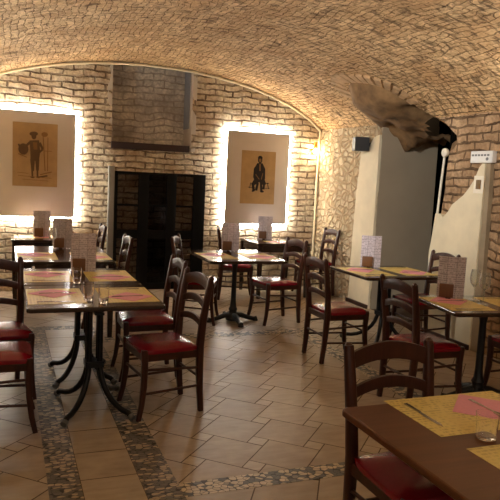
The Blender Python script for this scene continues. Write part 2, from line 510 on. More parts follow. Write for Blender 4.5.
def uvmesh(name, uvs, faces, fn, mat, jit=0.0, nfn=None, kind='structure', flip=False, parent=None):
    used = sorted({i for f in faces for i in f}); mp = {o: k for k, o in enumerate(used)}
    vs = []
    for i in used:
        p = Vector(fn(*uvs[i]))
        if jit and nfn:
            q = p * 3.1
            p = p + nfn(*uvs[i]) * (noise.noise(q) * jit + noise.noise(q * 3.3) * jit * .5)
        vs.append(p)
    me = bpy.data.meshes.new(name)
    me.from_pydata([tuple(v) for v in vs], [], [[mp[i] for i in (f[::-1] if flip else f)] for f in faces])
    ul = me.uv_layers.new(name='UVMap')
    for l in me.loops: ul.data[l.index].uv = uvs[used[l.vertex_index]]
    for p in me.polygons: p.use_smooth = True
    me.materials.append(mat)
    o = bpy.data.objects.new(name, me); COL.objects.link(o)
    if kind: o['kind'] = kind
    if parent: o.parent = parent
    return o

sv, sf = cdt_surface([(YF, 0), (YB, 0), (YB, S2), (YF, S2)], [OPEN], [[(YF, S1), (5.9, S1)], [(7.03, S1), (YB, S1)], [(6.95, 0), (6.95, 2.2)], [(6.95, 2.2), (7.03, S1)]], .11)
def cen(f): return (sum(sv[i][0] for i in f) / len(f), sum(sv[i][1] for i in f) / len(f))
vp = lambda y, s: (prof(s)[0], y, prof(s)[1])
vn = lambda y, s: nrm(s)
ceil_f = [f for f in sf if cen(f)[1] > S1]
rub_f = [f for f in sf if cen(f)[1] <= S1 and cen(f)[0] > 6.9]
brk_f = [f for f in sf if cen(f)[1] <= S1 and cen(f)[0] <= 6.9]
uvmesh('ceiling', sv, ceil_f, vp, M_VAULT, .016, vn)
uvmesh('wall_right', sv, rub_f, vp, M_RUBBLE, .016, vn)
uvmesh('wall_right_near', sv, brk_f, vp, M_BROWNB, .012, vn)

# left wall
lv, lf = cdt_surface([(YF, 0), (YB, 0), (YB, ZW), (YF, ZW)], [], [], .25)
uvmesh('wall_left', lv, lf, lambda y, z: (XL, y, z), M_WALLB)
# rear wall (behind the viewer)
prow = [(XL, 0), (XR, 0)] + [(VC + VA * math.cos(TH0 + (PI - 2 * TH0) * i / 40), VZ + VH * math.sin(TH0 + (PI - 2 * TH0) * i / 40)) for i in range(41)]
prow = [p for i, p in enumerate(prow) if i == 0 or math.hypot(p[0] - prow[i - 1][0], p[1] - prow[i - 1][1]) > 1e-4]
rv, rf = cdt_surface(prow, [], [], .3)
uvmesh('wall_front', rv, rf, lambda x, z: (x, YF, z), M_WALLB)
# back wall with window recess and cabinet
WX0, WX1, WZ0 = 1.30, 2.385, 1.91
bp = [(XL, 0), (XR, 0)]
arcp = [(VC + VA * math.cos(TH0 + (PI - 2 * TH0) * i / 60), VZ + VH * math.sin(TH0 + (PI - 2 * TH0) * i / 60)) for i in range(61)]
for (x, z) in arcp:
    bp.append((x, z + .03))
win_hole = [(WX0, WZ0), (WX1, WZ0), (WX1, vz(WX1) + .02), (1.8, vz(1.8) + .025), (WX0, vz(WX0) + .02)]
bv, bf = cdt_surface(bp, [win_hole], [], .1)
uvmesh('wall_back', bv, bf, lambda x, z: (x, YB, z), M_WALLB, .012, lambda x, z: Vector((0, -1, 0)))

# window recess
wr = tag(bpy.data.objects.new('window_1', None), kind='structure'); COL.objects.link(wr)
WD = .42
nv, nf = cdt_surface([(WX0 - .02, WZ0 - .02), (WX1 + .02, WZ0 - .02), (WX1 + .02, 3.12), (WX0 - .02, 3.12)], [], [], .2)
uvmesh('recess_back', nv, nf, lambda x, z: (x, YB + WD, z), M_NICHE, kind=None, parent=wr)
MB().box(WX1, WX1 + .06, YB - .0, YB + WD, WZ0, 3.1).build('reveal', M_NICHE, wr)
MB().box(WX1 - .008, WX1 + .01, YB + .13, YB + WD, WZ0 + .32, 3.06).build('reveal_plaster', M_REVEAL, wr)
MB().box(WX0 - .06, WX0, YB - .0, YB + WD, WZ0, 3.1).build('reveal', M_NICHE, wr)
MB().box(WX0 - .06, WX1 + .06, YB + .01, YB + WD, 3.08, 3.14).build('recess_top', M_NICHE, wr)
MB().box(WX0 - .005, WX1 - .03, YB - .03, YB + WD, WZ0 - .015, WZ0 + .075, bev=.006).build('sill', M_SILL, wr)

# side passage
MB().box(XR + .004, 5.2, 6.95, 7.15, 0, 3.0).build('wall_passage', M_GREYWALL, kind='structure')
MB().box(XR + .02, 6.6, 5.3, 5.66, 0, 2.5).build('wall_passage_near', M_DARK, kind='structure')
MB().box(6.4, 6.6, 5.5, 8.3, 0, 2.6).build('light_block_end', M_DARK, kind='structure')  # end, far, side and top: shell added to keep outside light out
MB().box(5.15, 6.6, 8.1, 8.3, 0, 2.6).build('light_block_far', M_DARK, kind='structure')
MB().box(5.1, 5.2, 7.1, 8.3, 0, 2.6).build('light_block_side', M_DARK, kind='structure')
MB().box(5.19, 6.6, 5.3, 8.3, 2.36, 2.5).build('light_block_top', M_DARK, kind='structure')
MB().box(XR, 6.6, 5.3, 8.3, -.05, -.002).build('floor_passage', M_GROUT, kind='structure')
# rough soffit over the passage mouth
rows = 22; edge = [Vector(vp(*p)) for p in _rough]
uvs = []; fcs = []; pts = {}
for i, e in enumerate(edge):
    k = i / (len(edge) - 1)
    yi = 7.06 + (5.45 - 7.06) * k
    inner = Vector((5.3, yi, 2.14 + .3 * min(1, max(0, (k - .5) / .2))))
    for j in range(rows + 1):
        q = j / rows
        p = e.lerp(inner, q)
        p.z = e.z + (inner.z - e.z) * q ** .32
        if j > 0:
            nz = noise.noise(p * 4.0) * .09 + noise.noise(p * 10) * .06 + noise.noise(p * 24) * .025
            p += Vector((0, .3, 1)) * nz * min(1, q * 3)
            p.z += .02 * min(1, q * 6) - .15 * math.exp(-((p.x - 4.72) / .16) ** 2) * min(1, max(0, (p.y - 6.2) / .5))
        uvs.append((k * 2.2, q * 1.4)); pts[uvs[-1]] = p
n = rows + 1
for i in range(len(edge) - 1):
    for j in range(rows):
        if i / (len(edge) - 1) < .42 or j < max(2, 13 - 28 * (i / (len(edge) - 1) - .42)): fcs.append([i * n + j, i * n + j + 1, (i + 1) * n + j + 1, (i + 1) * n + j])
uvmesh('ceiling_soffit', uvs, fcs, lambda a, b: pts[(a, b)], M_ROCK)
# fan of brick voussoirs round the tip of the opening
vs_ = MB()
fan = [(6.97, 2.72), (6.92, 2.83), (6.87, 2.94), (6.80, 3.04), (6.73, 3.12), (6.66, 3.16), (6.59, 3.155), (6.51, 3.125), (6.43, 3.095), (6.36, 3.06), (6.29, 3.02), (6.23, 2.95), (6.19, 2.87), (6.16, 2.79), (6.13, 2.71), (6.1, 2.62)]
cy, cs = 6.6, 2.55
for k, (y, s) in enumerate(fan):
    dy, ds = y - cy, s - cs; L = math.hypot(dy, ds); dy /= L; ds /= L
    ln = random.uniform(.17, .22); w = .034
    c8 = []
    for (a, b) in ((.005, -w), (ln, -w * 1.25), (ln, w * 1.25), (.005, w)):
        yy = y + dy * a - ds * b; ss = s + ds * a + dy * b
        p = Vector(vp(yy, ss)); nn = nrm(ss)
        c8.append((p - nn * .03, p + nn * random.uniform(.018, .026)))
    vs_.add([c[1] for c in c8] + [c[0] for c in c8], [[0, 1, 2, 3], [7, 6, 5, 4], [0, 4, 5, 1], [1, 5, 6, 2], [2, 6, 7, 3], [3, 7, 4, 0]])
vs_.build('trim_1', M_VOUSS, kind='structure')

# plaster on the right wall: strip before the passage, broken patch after it
def slab(name, pts, x1, x0, mat, jit=0, kind='structure'):
    pp = []
    for i in range(len(pts)):
        a, b = pts[i], pts[(i + 1) % len(pts)]
        k = max(1, int(math.hypot(b[0] - a[0], b[1] - a[1]) / .07)) if jit else 1
        for j in range(k):
            q = j / k
            pp.append((a[0] + (b[0] - a[0]) * q + (random.uniform(-jit, jit) if j else 0), a[1] + (b[1] - a[1]) * q + (random.uniform(-jit, jit) if j else 0)))
    m = MB(); nn = len(pp)
    m.add([(x0, y, z) for y, z in pp] + [(x1, y, z) for y, z in pp],
          [list(range(nn)), [nn + i for i in range(nn)][::-1]] + [[i, nn + i, nn + (i + 1) % nn, (i + 1) % nn] for i in range(nn)])
    return m.build(name, mat, kind=kind)
slab('trim_2', [(6.96, 0), (7.48, 0), (7.47, .8), (7.44, 1.5), (7.38, 2.03), (7.2, 2.06), (7.1, 2.17), (6.96, 2.2)], XR + .02, XR - .03, M_PLASTER, .006)
slab('trim_3', [(5.0, 0), (5.77, 0), (5.76, .9), (5.70, 1.31), (5.62, 1.31), (5.57, 1.28), (5.50, 1.34), (5.44, 1.42), (5.36, 1.47), (5.28, 1.52), (5.20, 1.60), (5.13, 1.69), (5.08, 1.80), (5.04, 1.84), (5.0, 1.84)], XR + .02, XR - .06, M_PLASTER, .004)
slab('trim_4', [(4.9, 0), (5.0, 0), (5.0, 1.84), (4.94, 1.84)], XR + .02, XR - .045, M_EDGE)
MB().box(XR - .055, XR - .028, 6.97, 7.5, 0, .05, bev=.004).build('baseboard_right', M_SILL, kind='structure')
MB().box(XR - .085, XR - .058, 5.0, 5.76, 0, .05, bev=.004).build('baseboard_right_near', M_SILL, kind='structure')

# ------------------------------------------------------------------ floor
def clip(poly, x0, x1, y0, y1):
    def cut(p, f, g):
        o = []
        for i in range(len(p)):
            a, b = p[i], p[(i + 1) % len(p)]; fa, fb = f(a), f(b)
            if fa >= 0: o.append(a)
            if fa * fb < 0:
                k = fa / (fa - fb); o.append((a[0] + (b[0] - a[0]) * k, a[1] + (b[1] - a[1]) * k))
        return o
    for f in (lambda p: p[0] - x0, lambda p: x1 - p[0], lambda p: p[1] - y0, lambda p: y1 - p[1]):
        if len(poly) < 3: return []
        poly = cut(poly, f, None)
    return poly
fv = []; ff = []; fr = []; fm = []
def area(p): return abs(sum(p[i][0] * p[(i + 1) % len(p)][1] - p[(i + 1) % len(p)][0] * p[i][1] for i in range(len(p)))) / 2
def tile(poly, rect, rnd):
    q = clip(poly, *rect)
    if len(q) < 3 or area(q) < 2e-4: return
    b = len(fv); z = random.uniform(-.0006, .0006)
    for (x, y) in q: fv.append((x, y, z))
    ff.append(list(range(b, b + len(q)))); fr.append(rnd); fm.append(0)
def hopscotch(rect, big=.325, small=.105, ang=R(47), ox=1.23, oy=3.16, g=.0035):
    ca, sa = math.cos(ang), math.sin(ang)
    def tr(u, v): return (ox + u * ca - v * sa, oy + u * sa + v * ca)
    for i in range(-34, 35):
        for j in range(-34, 35):
            u = i * big - j * small; v = i * small + j * big
            cx, cy_ = tr(u + big / 2, v + big / 2)
            if not (rect[0] - .4 < cx < rect[1] + .4 and rect[2] - .4 < cy_ < rect[3] + .4): continue
            tile([tr(u + g, v + g), tr(u + big - g, v + g), tr(u + big - g, v + big - g), tr(u + g, v + big - g)], rect, random.uniform(0, .75))
            tile([tr(u + g - small * 0 + big, v + g), tr(u + big + small - g, v + g), tr(u + big + small - g, v + small - g), tr(u + big + g, v + small - g)], rect, random.uniform(.55, 1))
def squares(rect, px, py, oy, ox=None, g=.0035):
    ox = rect[0] if ox is None else ox
    y = oy
    while y < rect[3]:
        x = ox
        while x < rect[1]:
            tile([(x + g, y + g), (x + px - g, y + g), (x + px - g, y + py - g), (x + g, y + py - g)], rect, random.uniform(.2, .9)); x += px
        y += py
SX = (.205, .365, .665, .845)
hopscotch((XL, SX[0], YF, 6.5))
squares((SX[1], SX[2], YF, 6.5), .30, .327, 3.235 - 16 * .327)
hopscotch((SX[3], 2.82, 3.07, 5.94))
hopscotch((SX[3], XR, YF, 2.925), ox=1.33, oy=2.05, ang=R(-30))
hopscotch((2.99, XR, 2.925, 6.12))
hopscotch((SX[3], XR, 6.12, YB))
hopscotch((XL, SX[3], 6.64, YB))
me = bpy.data.meshes.new('floor')
b = len(fv)
fv += [(XL - .2, YF - .2, -.003), (XR + .25, YF - .2, -.003), (XR + .25, YB + .2, -.003), (XL - .2, YB + .2, -.003)]
ff.append([b, b + 1, b + 2, b + 3]); fr.append(0); fm.append(1)
me.from_pydata(fv, [], ff)
at = me.attributes.new('rnd', 'FLOAT', 'FACE')
for i, v in enumerate(fr): at.data[i].value = v
me.materials.append(M_TILE); me.materials.append(M_GROUT)
for p, m in zip(me.polygons, fm): p.material_index = m
fo = bpy.data.objects.new('floor', me); COL.objects.link(fo); fo['kind'] = 'structure'
def strip(name, rects, mat):
    m = MB()
    for (x0, x1, y0, y1) in rects: m.box(x0, x1, y0, y1, -.004, .0012)
    return m.build(name, mat, kind='structure', merge=False)
strip('floor_border_aisle', [(SX[0], SX[1], YF, 6.5), (SX[2], SX[3], YF, 6.5), (SX[0], SX[3], 6.5, 6.64)], M_MOSAIC)
strip('floor_border_field', [(SX[3], 2.99, 2.925, 3.07), (SX[3], 2.99, 5.94, 6.12), (2.82, 2.99, 3.07, 5.94)], M_PEBBLE)

# ------------------------------------------------------------------ wall things
def light_panel(name, x0, x1, z0, z1, label):
    t = thing(name, label, 'light panel', ((x0 + x1) / 2, YB, z0))
    w = (x1 - x0) / 2; h = z1 - z0
    MB().box(-w, w, -.085, -.07, 0, h, bev=.002).build('board', M_PANEL, t)
    s = MB(); ins = .035
    for a, b_ in (((-w + ins, ins), (w - ins, ins)), ((w - ins, ins), (w - ins, h - ins)), ((w - ins, h - ins), (-w + ins, h - ins)), ((-w + ins, h - ins), (-w + ins, ins))):
        s.tube([(a[0], -.045, a[1]), (b_[0], -.045, b_[1])], .009, 6)
    s.build('led_strip', M_LED, t)
    d = MB(); e = .036; y0, y1 = -.034, -.026
    d.box(-w - e, w + e, y0, y1, -e, 0).box(-w - e, w + e, y0, y1, h, h + e).box(-w - e, -w, y0, y1, 0, h).box(w, w + e, y0, y1, 0, h)
    d.build('light_diffuser', M_DIFF, t)
    br = MB()
    for sx in (-.5, .5):
        for sz in (.25, .75): br.box(w * sx - .02, w * sx + .02, -.072, -.014, h * sz - .02, h * sz + .02)
    br.build('bracket', M_IRON, t)
    return t
light_panel('backlit_panel', -.62, .835, .97, 2.29, 'large beige backlit panel at left, holding the sketch of a standing musician')
light_panel('backlit_panel', 2.89, 3.835, .935, 2.24, 'narrower beige backlit panel right of the black cabinet, holding the seated figure drawing')

def ell(cx, cz, rx, rz, n=14, rot=0):
    o = []
    for k in range(n):
        a = 2 * PI * k / n; x, z = rx * math.cos(a), rz * math.sin(a)
        o.append((cx + x * math.cos(rot) - z * math.sin(rot), cz + x * math.sin(rot) + z * math.cos(rot)))
    return o
def flat(name, polys, y, mat, parent):
    m = MB()
    for k, p in enumerate(polys):
        m.add([(x, y - .00012 * k, z) for x, z in p], [list(range(len(p)))])
    return m.build(name, mat, parent, merge=False)
def line(x0, z0, x1, z1, w):
    dx, dz = x1 - x0, z1 - z0; L = math.hypot(dx, dz); nx, nz_ = -dz / L * w / 2, dx / L * w / 2
    return [(x0 + nx, z0 + nz_), (x1 + nx, z1 + nz_), (x1 - nx, z1 - nz_), (x0 - nx, z0 - nz_)]
YP = YB - .0865
def sheet(w, h, t, x0, curl):
    m = MB(); n = 8; vs = []; fs = []
    for i in range(n + 1):
        for j in range(n + 1):
            u, v = i / n, j / n
            vs.append(((u - .5) * w, -curl * (max(0, u - .8) * 5) ** 2 * (1 - v) - .001, v * h))
    for i in range(n):
        for j in range(n): fs.append([i * (n + 1) + j, (i + 1) * (n + 1) + j, (i + 1) * (n + 1) + j + 1, i * (n + 1) + j + 1])
    return m.add(vs, fs, True)
# left: standing musician in a wide hat
p = thing('sketch_print', 'brown paper print of a standing hatted musician on the left lit panel', 'picture', (.345, YP, 1.355))
sheet(.535, .79, 0, 0, .012).build('paper', M_PAPERART, p)
yk = -.0035
flat('drawing', [ell(-.02, .655, .052, .028, rot=.1), ell(-.018, .625, .03, .04), [(-.07, .57), (.045, .58), (.06, .44), (.045, .32), (-.055, .32), (-.06, .45)],
                 [(-.06, .34), (-.002, .34), (-.012, .19), (-.045, .19)], [(.0, .34), (.05, .34), (.045, .2), (.012, .2)], line(-.035, .2, -.03, .12, .022), line(.028, .2, .03, .125, .022),
                 ell(-.03, .115, .026, .012), ell(.04, .118, .028, .012), line(.05, .55, .09, .47, .03), line(.09, .47, .04, .42, .024), line(-.06, .55, -.11, .5, .03), line(.03, .115, .15, .14, .02),
                 ell(-.14, .46, .06, .07), line(-.2, .52, -.16, .45, .02)], yk, M_INK, p)
flat('wash', [line(.09, .67, .12, .2, .012), ell(.11, .655, .04, .03), line(.15, .62, .15, .2, .01), line(.06, .15, .2, .19, .012), line(-.2, .13, .2, .11, .006), line(-.21, .17, -.08, .16, .006), line(-.15, .085, .16, .075, .005),
              [(-.03, .55), (.02, .55), (.025, .46), (-.02, .46)], line(.1, .45, .2, .45, .008), line(-.2, .4, -.1, .36, .01)], yk - .002, M_INKL, p)
# right: seated figure
p = thing('sketch_print', 'ochre paper drawing of a dark seated figure on the right lit panel', 'picture', (3.365, YP, 1.225))
sheet(.52, .75, 0, 0, .012).build('paper', M_PAPERART2, p)
flat('drawing', [ell(.02, .625, .034, .048), ell(.02, .655, .036, .03), [(-.02, .58), (.06, .58), (.105, .5), (.11, .36), (.08, .33), (-.05, .33), (-.075, .38), (-.07, .5)],
                 [(-.05, .36), (.1, .36), (.13, .29), (.1, .26), (.02, .31), (-.07, .25), (-.1, .28)], line(-.08, .3, -.06, .2, .04), line(.0, .3, -.02, .19, .036), line(.05, .3, .06, .19, .036), line(.1, .3, .09, .21, .034),
                 ell(-.06, .19, .03, .016, rot=.5), ell(.07, .18, .03, .016), line(-.11, .3, -.12, .22, .012), line(.15, .3, .17, .22, .012), line(.13, .3, .17, .3, .012), line(-.15, .235, .0, .225, .008), line(.05, .225, .19, .23, .007)], -.0035, M_INKB, p)
flat('wash', [line(.02, .57, .025, .47, .02), ell(.02, .62, .018, .026), line(-.04, .42, .02, .35, .01), line(.07, .44, .05, .35, .01)], -.0055, M_INKL, p)

# black metal and glass cabinet standing against the back wall
cb = thing('wine_cabinet', 'tall black metal and smoked glass cabinet against the brick back wall', 'cabinet', (1.975, YB, 0))
x0, x1, zt = -.625, .625, 1.6
fr_ = MB()
fr_.box(x0, x0 + .04, -.05, .0, 0, zt); fr_.box(x0, x1, -.05, .0, zt - .035, zt); fr_.box(x0, x1, -.05, .0, 0, .09)
fr_.build('frame', M_BLACKM, cb)
for (a, b_) in ((-.305, -.165), (.085, .215), (.46, .625)):
    MB().box(a, b_, -.056, .0, .0, zt - .002, bev=.004).build('stile', M_BLACKM, cb)
for (z0, z1) in ((1.14, 1.165), (.70, .82)):
    MB().box(x0 + .04, x1 - .165, -.046, -.034, z0, z1).build('rail', M_BLACKM, cb)
for (a, b_, m) in ((x0 + .04, -.305, M_PANE), (-.165, .085, M_PANED), (.215, .46, M_PANE)):
    MB().box(a, b_, -.03, -.025, .09, zt - .035).build('glass_pane', m, cb)
MB().box(1.265, 1.342, YB - .07, YB + .02, 0, 1.66, bev=.004).build('trim_5', M_GREYJAMB, kind='structure')

# cable along the vault edge and down the corner
cp = []
for i in range(61):
    th = TH0 + (PI - TH0 - .35 - TH0) * (1 - i / 60)
    cp.append((VC + (VA - .02) * math.cos(th), YB - .03, VZ + (VH - .03) * math.sin(th) + .008 * noise.noise(Vector((i * .7, 0, 0)))))
cp += [(4.335, YB - .03, 2.2), (4.33, YB - .03, 1.6), (4.325, YB - .035, 1.58), (4.33, YB - .03, .8), (4.33, YB - .03, .05)]
tag(MB().tube(cp, .016, 8).build('cable', M_CABLE), 'cream cable run along the vault edge and down the brick corner', 'cable')
# wall lamp
wl = thing('wall_lamp', 'small glowing brass wall lamp near the right brick corner', 'lamp', (4.25, YB, 2.02))
MB().lathe([(.0, 0), (.035, 0), (.035, .012), (.012, .02), (.0, .02)], 16, Matrix.Translation((0, 0, .0)) @ Matrix.Rotation(PI / 2, 4, 'X')).build('wall_plate', M_BRASS, wl)
MB().tube([(0, -.02, 0), (0, -.06, -.01), (-.0, -.08, .03)], .006, 8).build('arm', M_BRASS, wl)
MB().lathe([(0.0, -.03), (.022, -.02), (.028, 0), (.022, .02), (0, .03)], 14, Matrix.Translation((0, -.085, -.0))).build('bulb', M_BULB, wl)
MB().lathe([(.012, 0), (.03, .02), (.018, .06), (.026, .1), (.02, .1), (.012, .06), (.02, .02)], 12, Matrix.Translation((0, -.085, .035))).build('lamp_shade', M_BRASS, wl)

# loudspeaker
sp = thing('loudspeaker', 'small black loudspeaker fixed high on the cream plaster strip', 'speaker', (XR - .03, 7.2, 2.0), R(-12))
m = MB(); m.prism([(-.20, -.07), (-.20, .07), (-.03, .10), (-.03, -.10)], .17); m.build('cabinet', M_SPEAKER, sp)
MB().box(-.206, -.2, -.06, .06, .012, .158).build('grille', M_IRON, sp)
MB().box(-.04, .012, -.03, .03, .06, .11).build('bracket', M_IRON, sp)

# conduit on the jamb
cd = thing('conduit', 'white conduit pipe with a round end box on the passage jamb', 'pipe', (XR - .02, 5.65, 1.3))
MB().tube([(0, .07, 0), (0, .05, .3), (0, .025, .62)], .013, 8).build('pipe', M_CONDUIT, cd)
MB().lathe([(0, 0), (.04, .0), (.046, .012), (.046, .035), (.03, .045), (0, .045)], 18, Matrix.Translation((.005, .0, .655)) @ Matrix.Rotation(-PI / 2, 4, 'Y')).build('junction_box', M_CONDUIT, cd)
# exit sign / emergency light
es = thing('emergency_light', 'white emergency light box on brown brick above the plaster edge', 'sign', (XR - .01, 5.07, 1.86))
MB().box(-.045, .01, -.155, .155, -.015, .1, bev=.008).build('housing', M_WHITE, es)
m = MB()
for k in range(6): m.box(-.0462, -.0448, -.11 + k * .043, -.11 + k * .043 + .03, .05, .068)
m.build('lettering', M_SIGNGREY, es)
MB().add([(-.0464, y, z) for y, z in ell(-.085, .022, .02, .016)], [list(range(14))]).build('pictogram', M_SIGNGREY, es)
# switch
sw = thing('wall_switch', 'brown switch on a cream plate on the broken plaster edge', 'switch', (XR - .06, 5.06, 1.57))
MB().box(-.008, .0, -.07, .07, -.02, .15, bev=.003).build('plate', M_CONDUIT, sw)
MB().box(-.02, -.008, -.035, .025, .02, .11, bev=.004).build('rocker', M_BROWNPL, sw)

# ------------------------------------------------------------------ chairs (front faces -Y)
def make_chair(label, loc, rz):
    t = thing('dining_chair', label, 'chair', loc, rz, 'dark wooden dining chairs with red seats')
    zs = .43
    for s in (-1, 1):   # rear post: leg and back upright in one piece
        path = [(s * .178, .228, 0), (s * .180, .214, .14), (s * .184, .205, .30), (s * .188, .20, .46), (s * .194, .212, .62), (s * .199, .236, .79), (s * .203, .258, .92)]
        sz = [(.032, .034), (.036, .038), (.040, .044), (.042, .046), (.041, .042), (.039, .036), (.036, .03)]
        m = MB().sweep(path, sz, (1, 0, 0))
        m.sweep([(s * .203, .258, .915), (s * .203, .260, .934)], [(.036, .03), (.016, .014)], (1, 0, 0))
        m.build('rear_post', M_CHAIR, t)
        path = [(s * .205, -.225, 0), (s * .196, -.202, .1), (s * .189, -.188, .22), (s * .187, -.185, .34), (s * .189, -.19, .44), (s * .189, -.19, .462)]
        sz = [(.029, .029), (.032, .032), (.036, .036), (.038, .038), (.040, .040), (.034, .034)]
        MB().sweep(path, sz, (1, 0, 0)).build('front_leg', M_CHAIR, t)
    # seat frame
    m = MB()
    for s in (-1, 1): m.box(s * .186 - .011, s * .186 + .011, -.18, .2, .385, .435)
    m.box(-.18, .18, -.198, -.176, .385, .435); m.box(-.18, .18, .19, .212, .385, .435)
    m.build('seat_frame', M_CHAIR, t)
    # padded seat
    bm = bmesh.new(); n = 10; grid = {}
    def outline(u, v): return (u * (.212 - .012 * (v + 1) / 2), v * .198 - .008)
    for i in range(n + 1):
        for j in range(n + 1):
            u, v = -1 + 2 * i / n, -1 + 2 * j / n
            rr = max(abs(u), abs(v)); x, y = outline(u, v)
            c = (abs(u) ** 6 + abs(v) ** 6) ** (1 / 6) if rr > 0 else 0
            if c > 1: x /= c ** .6; y /= c ** .6
            z = .482 - .022 * rr ** 5 + .006 * (1 - rr ** 2)
            grid[i, j] = bm.verts.new((x, y, z))
    for i in range(n):
        for j in range(n): bm.faces.new((grid[i, j], grid[i + 1, j], grid[i + 1, j + 1], grid[i, j + 1]))
    ring = [grid[i, 0] for i in range(n)] + [grid[n, j] for j in range(n)] + [grid[i, n] for i in range(n, 0, -1)] + [grid[0, j] for j in range(n, 0, -1)]
    prev = ring
    for (off, z) in ((1.012, .45), (1.0, .434)):
        nr = [bm.verts.new((v.co.x * off, v.co.y * off, z)) for v in ring]
        for k in range(len(ring)): bm.faces.new((prev[k], nr[k], nr[(k + 1) % len(ring)], prev[(k + 1) % len(ring)]))
        prev = nr
    bm.faces.new(prev)
    m = MB(); m.bm(bm, None, True); m.build('seat', M_VINYL, t)
    # arched back slats
    for (z, yb, hgt, rise, hw, nm) in ((.862, .249, .078, .036, .192, 'top_rail'), (.730, .227, .052, .036, .187, 'back_slat'), (.605, .209, .046, .028, .184, 'back_slat')):
        n = 12; path = []; sz = []
        for i in range(n + 1):
            u = -1 + 2 * i / n
            path.append((u * hw, yb + .016 * (1 - u * u), z + rise * (1 - u * u) - .01))
            sz.append((hgt * (1 - .1 * abs(u)), .019))
        MB().sweep(path, sz, (0, 0, 1)).build(nm, M_CHAIR, t)
    # stretchers
    for s in (-1, 1):
        MB().tube([(s * .19, -.186, .33), (s * .186, .205, .31)], .0095, 8).build('stretcher', M_CHAIR, t)
        MB().tube([(s * .193, -.194, .17), (s * .182, .214, .185)], .0095, 8).build('stretcher', M_CHAIR, t)
    MB().tube([(-.188, -.186, .275), (.188, -.186, .275)], .0095, 8).build('stretcher', M_CHAIR, t)
    MB().tube([(-.182, .21, .24), (.182, .21, .24)], .0095, 8).build('stretcher', M_CHAIR, t)
    return t
CH = [
    (1.555, 2.04, 1, 'nearest dark wooden chair with red seat, tucked under the front brown table'),
    (2.88, 3.84, 90, 'dark wooden chair at the left end of the table with wine glasses'),
    (3.96, 5.37, -90, 'dark chair against the cream plaster, behind the menu card beside wine glasses'),
    (3.74, 3.70, -90, 'dark chair cut off by the right frame edge, red seat beside the cast iron column'),
    (2.83, 5.06, 90, 'dark ladder-back chair facing right, at the left of the table before the grey niche'),
    (4.08, 8.05, -90, 'dark chair in front of the rough pale stone wall'),
    (2.84, 6.54, -84, 'dark chair at the right side of the central cast iron pedestal table'),
    (2.85, 7.88, 74, 'dark chair beyond the central pedestal table, partly behind its menu card'),
    (1.97, 6.68, 66, 'dark chair at the left of the central pedestal table, before the black cabinet'),
    (1.05, 4.97, -90, 'second dark red-seated chair along the right side of the long left tables, farther one'),
    (1.00, 4.19, -82, 'nearer dark red-seated chair on the right side of the long left tables'),
    (-.05, 4.13, 90, 'nearer dark red-seated chair at the left frame edge, full leg in view'),
    (-.05, 4.70, 10, 'dark chair at the left frame edge turned to the viewer, slatted back visible'),
    (.95, 6.70, -90, 'dark chair back standing before the black cabinet, behind the left tables'),
    (.87, 8.00, -90, 'farthest left dark chair beside the grey jamb of the black cabinet'),
]
chair0 = None
for (x, y, a, lab) in CH:
    if chair0 is None: chair0 = make_chair(lab, (x, y, 0), R(a))
    else: copy_thing(chair0, 'dining_chair', lab, (x, y, 0), R(a))

# ------------------------------------------------------------------ tables
TT = .74
def top_mesh(w, d, th=.03, rad=.03):
    bm = bmesh.new()
    pts = []
    for (sx, sy, a0) in ((1, 1, 0), (-1, 1, PI / 2), (-1, -1, PI), (1, -1, 1.5 * PI)):
        for k in range(5):
            a = a0 + PI / 2 * k / 4; pts.append((sx * (w / 2 - rad) + rad * math.cos(a), sy * (d / 2 - rad) + rad * math.sin(a)))
    m = MB(); n = len(pts); vs = []; fs = []
    lev = [(0.006, TT - th), (0, TT - th + .006), (0, TT - .007), (.002, TT - .002), (.007, TT)]
    for (ins, z) in lev:
        for (x, y) in pts:
            vs.append((x * (1 - 2 * ins / w), y * (1 - 2 * ins / d), z))
    for i in range(len(lev) - 1):
        for k in range(n): fs.append([i * n + k, i * n + (k + 1) % n, (i + 1) * n + (k + 1) % n, (i + 1) * n + k])
    fs.append(list(range(n))[::-1]); fs.append([(len(lev) - 1) * n + k for k in range(n)])
    bm.free()
    return m.add(vs, fs, False)
def tube_base(t, ox=0, oy=0, sx=.225, sy=.23):
    for a in (-1, 1):
        for b_ in (-1, 1):
            x0, y0 = ox + a * .035, oy + b_ * .035
            dx, dy = a * sx - a * .035, b_ * sy - b_ * .035
            path = [(x0, y0, .705), (x0, y0, .5), (x0, y0, .34)]
            for k in range(1, 9):
                q = k / 8; an = q * PI / 2
                path.append((x0 + dx * .9 * (1 - math.cos(an)), y0 + dy * .9 * (1 - math.cos(an)), .34 - .29 * math.sin(an)))
            path.append((x0 + dx, y0 + dy, .028))
            lg = MB().tube(path, .019, 10).build('leg', M_IRON, t)
            MB().tube([(x0 + dx * .95, y0 + dy * .95, .035), (x0 + dx * 1.03, y0 + dy * 1.03, .0235)], .0225, 10).build('foot_cap', M_CAP, lg)
    MB().box(ox - .06, ox + .06, oy - .06, oy + .06, .3, .34).build('clamp', M_IRON, t)
    MB().box(ox - .24, ox + .24, oy - .03, oy + .03, .694, .706).box(ox - .03, ox + .03, oy - .24, oy + .24, .694, .706).build('top_bracket', M_IRON, t)
